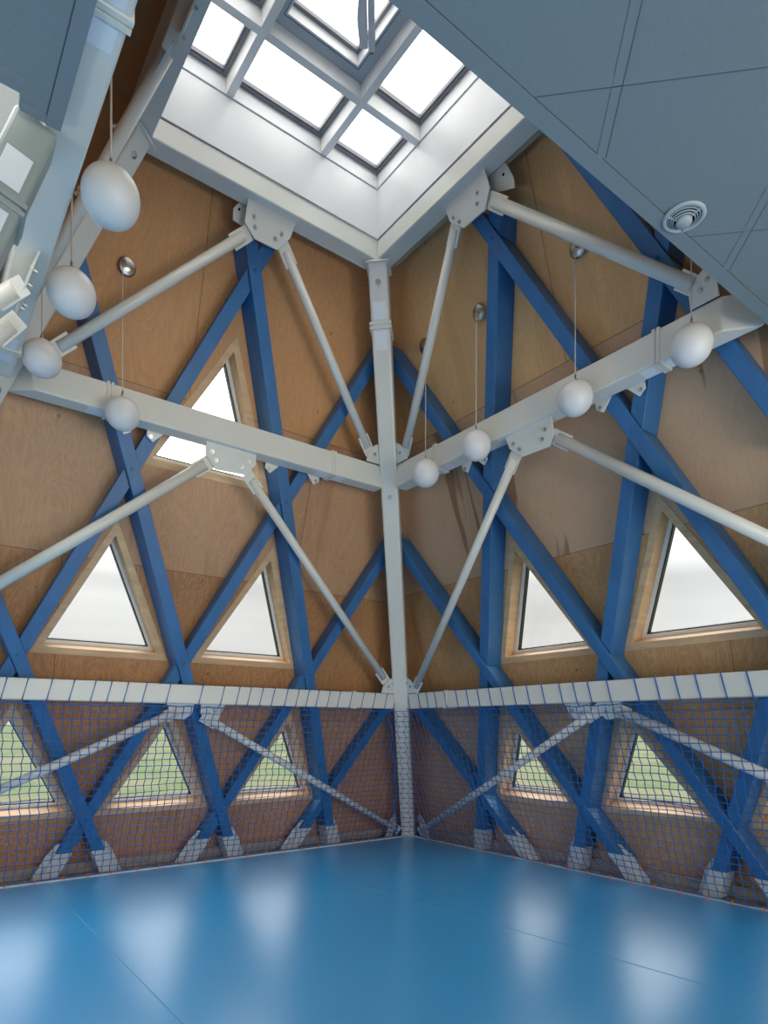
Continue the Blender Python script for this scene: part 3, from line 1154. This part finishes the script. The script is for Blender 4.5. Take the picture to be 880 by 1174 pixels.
# ------------------------------------------------------------------ safety nets
def net(side, label, sx):
    nz_, dzn = 1.715, 1.715
    smax = lambda v: min(top_d + (bot_d - top_d) * v - .004, 2 * (DC - .092 * 1.4142 / 2 - .075 - KC * (nz_ + (zb - nz_) * v)) - top_d - (bot_d - top_d) * v)
    top_d, bot_d = 2.510, FY - .012
    zb = .03

    def P(s, v, wob=True):
        z = nz_ + (zb - nz_) * v
        d = top_d + (bot_d - top_d) * v
        sm = smax(v)
        if s <= sm or side == 'R':
            q = WD(side, min(s, sm), z, d)
        else:                         # across the face of the corner column
            e_ = (s - sm) * .7071
            q = WD(side, sm + e_, z, d - e_)
        if wob:
            k_ = Vector((s * 3.1, v * 9, 4.0 if side == 'L' else 9.0))
            nv = noise.noise_vector(k_ * 1.3) * .010
            nv2 = noise.noise_vector(k_ * .35) * .03 * math.sin(math.pi * v)
            q = q + ALONG[side] * (nv.x + nv2.x) + Vector((0, 0, nv.y + nv2.y)) - HORO[side] * 0.015 * math.sin(math.pi * v)
            if v < .12:
                q.z -= .012 * (1 - v / .12) * abs(math.sin(s * 16))
        return q
    t = thing('safety_net', label, 'net', WD(side, 0, zb, bot_d), 'blue safety nets')
    cs, cv = .078, .072
    s0 = -2.75
    L = math.hypot(nz_ - zb, bot_d - top_d)
    nv = int(round(L / cv))
    bm = bmesh.new()
    for j in range(nv + 1):
        v = j / nv
        pts = []
        s = s0
        while s < smax(v) - .01:
            pts.append(P(s, v))
            s += cs
        pts.append(P(smax(v), v))
        if side == 'L':
            w_ = 1.4142 * max(0.0, top_d + (bot_d - top_d) * v - smax(v))
            pts += [P(smax(v) + w_ * q / 3, v) for q in (1, 2, 3)]
        tube(bm, pts, .0040, 4)
    s = s0
    while s < smax(1):
        pts = []
        for j in range(nv + 1):
            v = j / nv
            if s <= smax(v) - .005:
                if not pts and j > 0:
                    pts.append(P(smax(v), v))
                zig = .006 if j % 2 else -.006
                pts.append(P(s + (zig if 0 < j < nv else 0), v))
        if len(pts) > 1: tube(bm, pts, .0040, 4)
        s += cs
    if side == 'L':
        for q in (0, 1, 2, 3):
            tube(bm, [P(smax(j / nv) + 1.4142 * max(0.0, top_d + (bot_d - top_d) * j / nv - smax(j / nv)) * min(3, max(0, q + (.25 if j % 2 else -.25))) / 3, j / nv) for j in range(nv + 1)], .0040, 4)
    m_ = obj('netting', bm, 'net', t)
    # border ropes
    bm = bmesh.new()
    tube(bm, [P(s0 + .05 * i, 0) for i in range(int((smax(0) - s0) / .05) + 1)], .0055, 5)
    obj('border_rope', bm, 'net', t)
    bm = bmesh.new()
    tube(bm, [P(s0 + .05 * i, 1) for i in range(int((smax(1) - s0) / .05) + 1)], .0055, 5)
    obj('border_rope', bm, 'net', t)
    if side == 'L':
        bm = bmesh.new()
        tube(bm, [P(smax(v / 30) - .02 * math.sin(v * .9) - .005 * (v % 3), v / 30) for v in range(31)], .009, 5)
        obj('corner_rope', bm, 'net', t)
    # lashings round the rail beam
    z0, z1, d0, d1 = 1.737, 1.929, 2.520, 2.645
    for s in sx:
        e_ = .006
        k_ = .050 if side == 'L' else -.035
        bm = bmesh.new()
        k0 = -.055
        pts = [WD(side, s + k0, z0 - e_, d0 - e_), WD(side, s, z1 + e_, d0 - e_), WD(side, s + .01, z1 + e_, d1 + e_), WD(side, s + .02, z0 - e_, d1 + e_)]
        tube(bm, pts, .0055, 5, True)
        tube(bm, [pts[0], P(min(s + k0 - .03, smax(0)), 0)], .0048, 5)
        obj('lashing', bm, 'net', t)
    # orange hooks along the floor edge
    s = -2.45
    rnd = random.Random(3)
    while s < smax(1) - .05:
        bm = bmesh.new()
        c = WD(side, s, .012, bot_d - .004)
        cyl(bm, c, c + Vector((0, 0, .022)), .0085, 8, .0075)
        cyl(bm, c + Vector((0, 0, .022)), c + Vector((0, 0, .034)) - HORO[side] * .008, .006, 8, .0045)
        obj('hook', bm, 'orange', t)
        s += .245 + rnd.uniform(-.025, .025)
    return t


net('L', 'blue rope safety net hung below the rail along the left wall', [-2.55, -2.32, -2.10, -1.94, -1.78, -1.62, -1.43, -1.25, -1.07, -.93, -.78, -.61, -.38, -.05, .18, .35, .48, .62, .76, .92, 1.06, 1.19, 1.32, 1.47, 1.61, 1.78, 1.95, 2.12, 2.30, 2.44])
net('R', 'blue rope safety net hung below the rail along the right wall', [2.40, 2.20, 2.05, 1.90, 1.73, 1.54, 1.37, 1.20, 1.03, .86, .69, .51, .32, .11, -.05, -.21, -.41, -.68, -.87, -1.04, -1.21, -1.41, -1.60, -1.80, -2.00, -2.2])

# ------------------------------------------------------------------ skylight
SK = bpy.data.objects.new('window_%d' % (win_no + 1), None)
COL.objects.link(SK)
SK.location = (0, 0, 6.5)
SK['kind'] = 'structure'
U = 1.03
for side in ('L', 'R', 'NL', 'NR'):
    bm = bmesh.new()
    p = []
    for z in (6.058, 6.508):
        p += [WD(side, -U, z, U), WD(side, U, z, U), WD(side, U + .04, z, U + .04), WD(side, -U - .04, z, U + .04)]
    hexa(bm, p)
    obj('lining_panel', bm, 'white', SK)
    bm = bmesh.new()
    p = []
    for z in (6.040, 6.060):
        p += [WD(side, -U - .016, z, U + .016), WD(side, U + .016, z, U + .016), WD(side, U + .06, z, U + .06), WD(side, -U - .06, z, U + .06)]
    hexa(bm, p)
    obj('shadow_gap', bm, 'dark', SK)
    bm = bmesh.new()
    p = []
    for z in (6.514, 6.70):
        p += [WD(side, -U + .010, z, U - .010), WD(side, U - .010, z, U - .010), WD(side, U + .05, z, U + .05), WD(side, -U - .05, z, U + .05)]
    hexa(bm, p, .002, 1)
    obj('kerb', bm, 'white', SK)
MP = .436
MW = .062
ZM0, ZM1 = 6.512, 6.78
for ax_ in (0, 1):
    for c in (-MP, MP):
        bm = bmesh.new()
        if ax_ == 0: box(bm, (c - MW / 2, -U + .011, ZM0), (c + MW / 2, U - .011, ZM1), .003, 1)
        else:
            e0 = [-U + .011, -MP + MW / 2, MP - MW / 2]
            e1 = [-MP - MW / 2, MP - MW / 2, U - .011]
            for a_, b_ in ((-U + .011, -MP - MW / 2), (-MP + MW / 2, MP - MW / 2), (MP + MW / 2, U - .011)):
                box(bm, (a_, c - MW / 2, ZM0 + .0005), (b_, c + MW / 2, ZM1))
        obj('mullion', bm, 'white', SK)
cells = [(-U + .010, -MP - MW / 2), (-MP + MW / 2, MP - MW / 2), (MP + MW / 2, U - .010)]
for i, (x0, x1) in enumerate(cells):
    for j, (y0, y1) in enumerate(cells):
        mid = (i == 1 and j == 1)
        rect = lambda e_, z: [(x0 + e_, y0 + e_, z), (x1 - e_, y0 + e_, z), (x1 - e_, y1 - e_, z), (x0 + e_, y1 - e_, z)]
        if mid:
            bm = bmesh.new()
            ring(bm, rect(.001, 6.628), rect(.082, 6.628), (0, 0, 1), .05)
            obj('vent_frame', bm, mat('grey_vent_frame', (.50, .51, .53), .4), SK)
            bm = bmesh.new()
            ring(bm, rect(.080, 6.626), rect(.084, 6.626), (0, 0, 1), .01)
            obj('vent_seal', bm, 'groove', SK)
            bm = bmesh.new()
            ring(bm, rect(.0835, 6.63), rect(.100, 6.63), (0, 0, 1), .085)
            obj('vent_lining', bm, 'white', SK)
            bm = bmesh.new()
            ring(bm, rect(.0836, 6.715), rect(.128, 6.715), (0, 0, 1), .03)
            obj('pane_frame', bm, 'alu', SK)
            e2 = .12
            zp = 6.728
        else:
            bm = bmesh.new()
            ring(bm, rect(.001, 6.640), rect(.028, 6.640), (0, 0, 1), .05)
            ring(bm, rect(.0285, 6.652), rect(.042, 6.652), (0, 0, 1), .035)
            obj('pane_frame', bm, 'alu', SK)
            e2 = .038
            zp = 6.670
        bm = bmesh.new()
        r0 = rect(e2, zp)
        prism(bm, r0, (0, 0, 1), .012)
        obj('pane', bm, 'glass', SK)
# window opener hanging in the vent
t = thing('window_opener', 'grey electric chain opener fixed at the skylight vent corner', 'window opener', (.25, .12, 6.6))
bm = bmesh.new()
a_, b_ = Vector((.305, .120, 6.60)), Vector((.02, -.26, 6.60))
bar(bm, a_, b_, .050, .05, (0, 0, 1), .008, 2)
obj('chain_tube', bm, 'motor', t)
bm = bmesh.new()
dd = (b_ - a_).normalized()
ww = Vector((-dd.y, dd.x, 0))
if ww.x > 0: ww = -ww
c = a_ + ww * .055
q = [c + dd * .02 + ww * .035, c + dd * .02 - ww * .026, c + dd * .47 - ww * .026, c + dd * .47 + ww * .02, c + dd * .22 + ww * .05]
prism(bm, [k_ - Vector((0, 0, .02)) for k_ in q], (0, 0, 1), .04, .006)
obj('motor_housing', bm, 'motor', t)
bm = bmesh.new()
bar(bm, a_ - dd * .022, a_ + dd * .002, .026, .026, (0, 0, 1), .003, 1)
obj('end_cap', bm, 'groove', t)
bm = bmesh.new()
bar(bm, a_ + dd * .03 + Vector((0, 0, .02)), a_ + dd * .03 + Vector((0, 0, .10)), .04, .03, None, .002, 1)
obj('mounting_bracket', bm, 'motor', t)

# ------------------------------------------------------------------ globe pendants
def pendant(side, s, label, zc=3.985, rad=.130, sc=None, zcan=5.275, d=1.543, ztop=5.17):
    cp = WP(side, s if sc is None else sc, zcan, DP - .02)
    hp = WD(side, s, ztop, d)
    gx = Vector((hp.x, hp.y, zc))
    t = thing('globe_pendant', label, 'pendant lamp', gx, 'opal globe pendants')
    bm = bmesh.new()
    bmesh.ops.create_uvsphere(bm, u_segments=40, v_segments=24, radius=rad, matrix=Matrix.Translation(gx))
    obj('globe', bm, 'globe', t, True)
    bm = bmesh.new()
    cyl(bm, gx + Vector((0, 0, rad - .006)), gx + Vector((0, 0, rad + .014)), .022, 16, .016)
    cyl(bm, gx + Vector((0, 0, rad + .014)), gx + Vector((0, 0, rad + .05)), .008, 10)
    obj('lamp_cap', bm, 'chrome', t)
    bm = bmesh.new()
    r_ = .0055 if side == 'NL' else .0038
    cyl(bm, gx + Vector((0, 0, rad + .05)), hp, r_, 8)
    obj('cord', bm, 'cord', t)
    bm = bmesh.new()
    nr = -OUT[side]
    prof = [(.072, 0), (.072, .008), (.062, .018), (.035, .027), (.012, .031)]
    t_, x_, y_ = frame_axes(cp, cp + nr)
    prev = None
    for rr, hh in prof:
        cur = [bm.verts.new(cp + nr * hh + (x_ * math.cos(2 * math.pi * i / 28) + y_ * math.sin(2 * math.pi * i / 28)) * rr) for i in range(28)]
        if prev:
            for i in range(28):
                bm.faces.new((prev[i], prev[(i + 1) % 28], cur[(i + 1) % 28], cur[i]))
        prev = cur
    bm.faces.new(prev)
    cyl(bm, cp + nr * .028, cp + nr * .040, .006, 10)
    obj('canopy', bm, 'chrome', t, False)
    bm = bmesh.new()
    cyl(bm, cp + nr * .02, hp - Vector((0, 0, .0)), .005, 10)
    obj('canopy_arm', bm, 'chrome', t)
    return t


pendant('L', -1.106, 'white globe pendant hanging before the left upper beam from a round nickel canopy', 3.996, sc=-1.037)
pendant('R', .932, 'smallest white globe pendant just right of the corner column', 3.962, sc=1.088, zcan=5.31, ztop=5.19)
pendant('R', .250, 'second white globe pendant right of the corner column', 3.995, sc=.350)
pendant('R', -.793, 'third white globe pendant from the corner column at the middle of the right beam', 3.990, sc=-.705, zcan=5.245, ztop=5.12)
pendant('R', -1.685, 'white globe pendant at the right beam end under the grey ceiling edge', 3.972, sc=-1.60, zcan=5.26, ztop=5.13)
pendant('NL', -.534, 'largest and topmost white globe pendant near the skylight corner at upper left', 4.06, .134, sc=-.534, d=1.722, zcan=5.23, ztop=5.20)
pendant('NL', .333, 'middle of the three white globes hanging down the left side', 4.06, .134, sc=.333, d=1.722, zcan=5.23, ztop=5.20)
pendant('NL', 1.293, 'lowest of the three left globes, in front of the left end of the upper beam', 4.11, .128, sc=1.293, d=1.722, zcan=5.23, ztop=5.20)

# ------------------------------------------------------------------ extract valve in the ceiling
def lathe(bm, c, prof, n_=40, sgn=-1):
    prev = None
    for rr, hh in prof:
        cur = [bm.verts.new(c + Vector((math.cos(2 * math.pi * i / n_) * rr, math.sin(2 * math.pi * i / n_) * rr, sgn * hh))) for i in range(n_)]
        if prev:
            for i in range(n_):
                bm.faces.new((prev[i], prev[(i + 1) % n_], cur[(i + 1) % n_], cur[i]))
        prev = cur
    return prev


vc = Vector((.515, -2.185, ZC))
t = thing('air_valve', 'round slotted air valve set in the grey ceiling at the right', 'air vent', vc)
bm = bmesh.new()
lathe(bm, vc, [(.090, 0), (.098, .002), (.100, .008), (.094, .014), (.080, .016), (.078, .010), (.078, .0)])
obj('rim', bm, 'valve', t, True)
bm = bmesh.new()
lathe(bm, vc, [(.080, .001), (.001, .0011)])
obj('duct_mouth', bm, 'dark', t)
for k, (r0, h) in enumerate(((.071, .014), (.060, .020), (.050, .026))):
    bm = bmesh.new()
    lathe(bm, vc, [(r0 + .0028, h), (r0 - .0015, h + .003), (r0 - .002, h + .001), (r0 + .002, h - .008), (r0 + .0028, h)])
    obj('louvre_ring', bm, 'valve', t, True)
bm = bmesh.new()
pv = lathe(bm, vc, [(.036, .004), (.037, .034), (.033, .040), (.004, .042)])
bm.faces.new(pv)
obj('valve_disc', bm, 'valve', t, True)
bm = bmesh.new()
for k in range(3):
    a_ = k * 2.094 + .5
    dv = Vector((math.cos(a_), math.sin(a_), 0))
    bar(bm, vc + dv * .03 + Vector((0, 0, -.022)), vc + dv * .080 + Vector((0, 0, -.012)), .006, .012, (0, 0, 1))
obj('spoke', bm, 'valve', t)

# ------------------------------------------------------------------ neighbouring frame glimpsed at the far left
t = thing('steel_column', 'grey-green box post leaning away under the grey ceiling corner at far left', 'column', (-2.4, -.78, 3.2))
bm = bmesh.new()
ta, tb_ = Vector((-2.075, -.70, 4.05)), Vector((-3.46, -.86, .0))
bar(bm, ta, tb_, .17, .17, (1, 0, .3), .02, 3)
obj('box_section', bm, 'post_grey', t)
dd = (tb_ - ta).normalized()
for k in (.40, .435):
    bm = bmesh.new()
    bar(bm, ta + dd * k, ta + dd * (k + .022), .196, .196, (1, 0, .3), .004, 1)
    obj('collar', bm, 'post_grey', t)
_, x_, y_ = frame_axes(ta, tb_, (1, 0, .3))
for k0, k1 in ((.20, .37), (.48, .62)):
    bm = bmesh.new()
    for sg in (1, -1):
        c0, c1 = ta + dd * k0 + x_ * sg * .0862, ta + dd * k1 + x_ * sg * .0862
        q = [c0 - y_ * .05, c0 + y_ * .05, c1 + y_ * .05, c1 - y_ * .05]
        prism(bm, q, x_ * sg, .002)
    obj('label_plate', bm, 'sticker', t)

for a_, b_, lab in (((-1.99, .15, 3.90), (-2.75, .75, 3.35), 'upper of two white brace tubes forking off the beam at the left edge'),
                    ((-1.99, .32, 3.80), (-2.75, .70, 2.95), 'lower of two white brace tubes forking off the beam at the left edge')):
    A, B = Vector(a_), Vector(b_)
    t = thing('brace_tube', lab, 'brace', A, 'white tubular braces')
    d = (B - A).normalized()
    bm = bmesh.new()
    cyl(bm, A + d * .06, B, .042, 24)
    tb = obj('tube', bm, 'steel', t)
    for p in tb.data.polygons: p.use_smooth = len(p.vertices) == 4
    bm = bmesh.new()
    w = d.cross(Vector((0, 1, 0))).normalized()
    q = [A + w * .05, A + d * .18 + w * .055, A + d * .18 - w * .055, A - w * .05]
    nr = d.cross(w).normalized()
    prism(bm, [k_ - nr * .006 for k_ in q], nr, .012, .001)
    obj('end_plate', bm, 'steel', t)
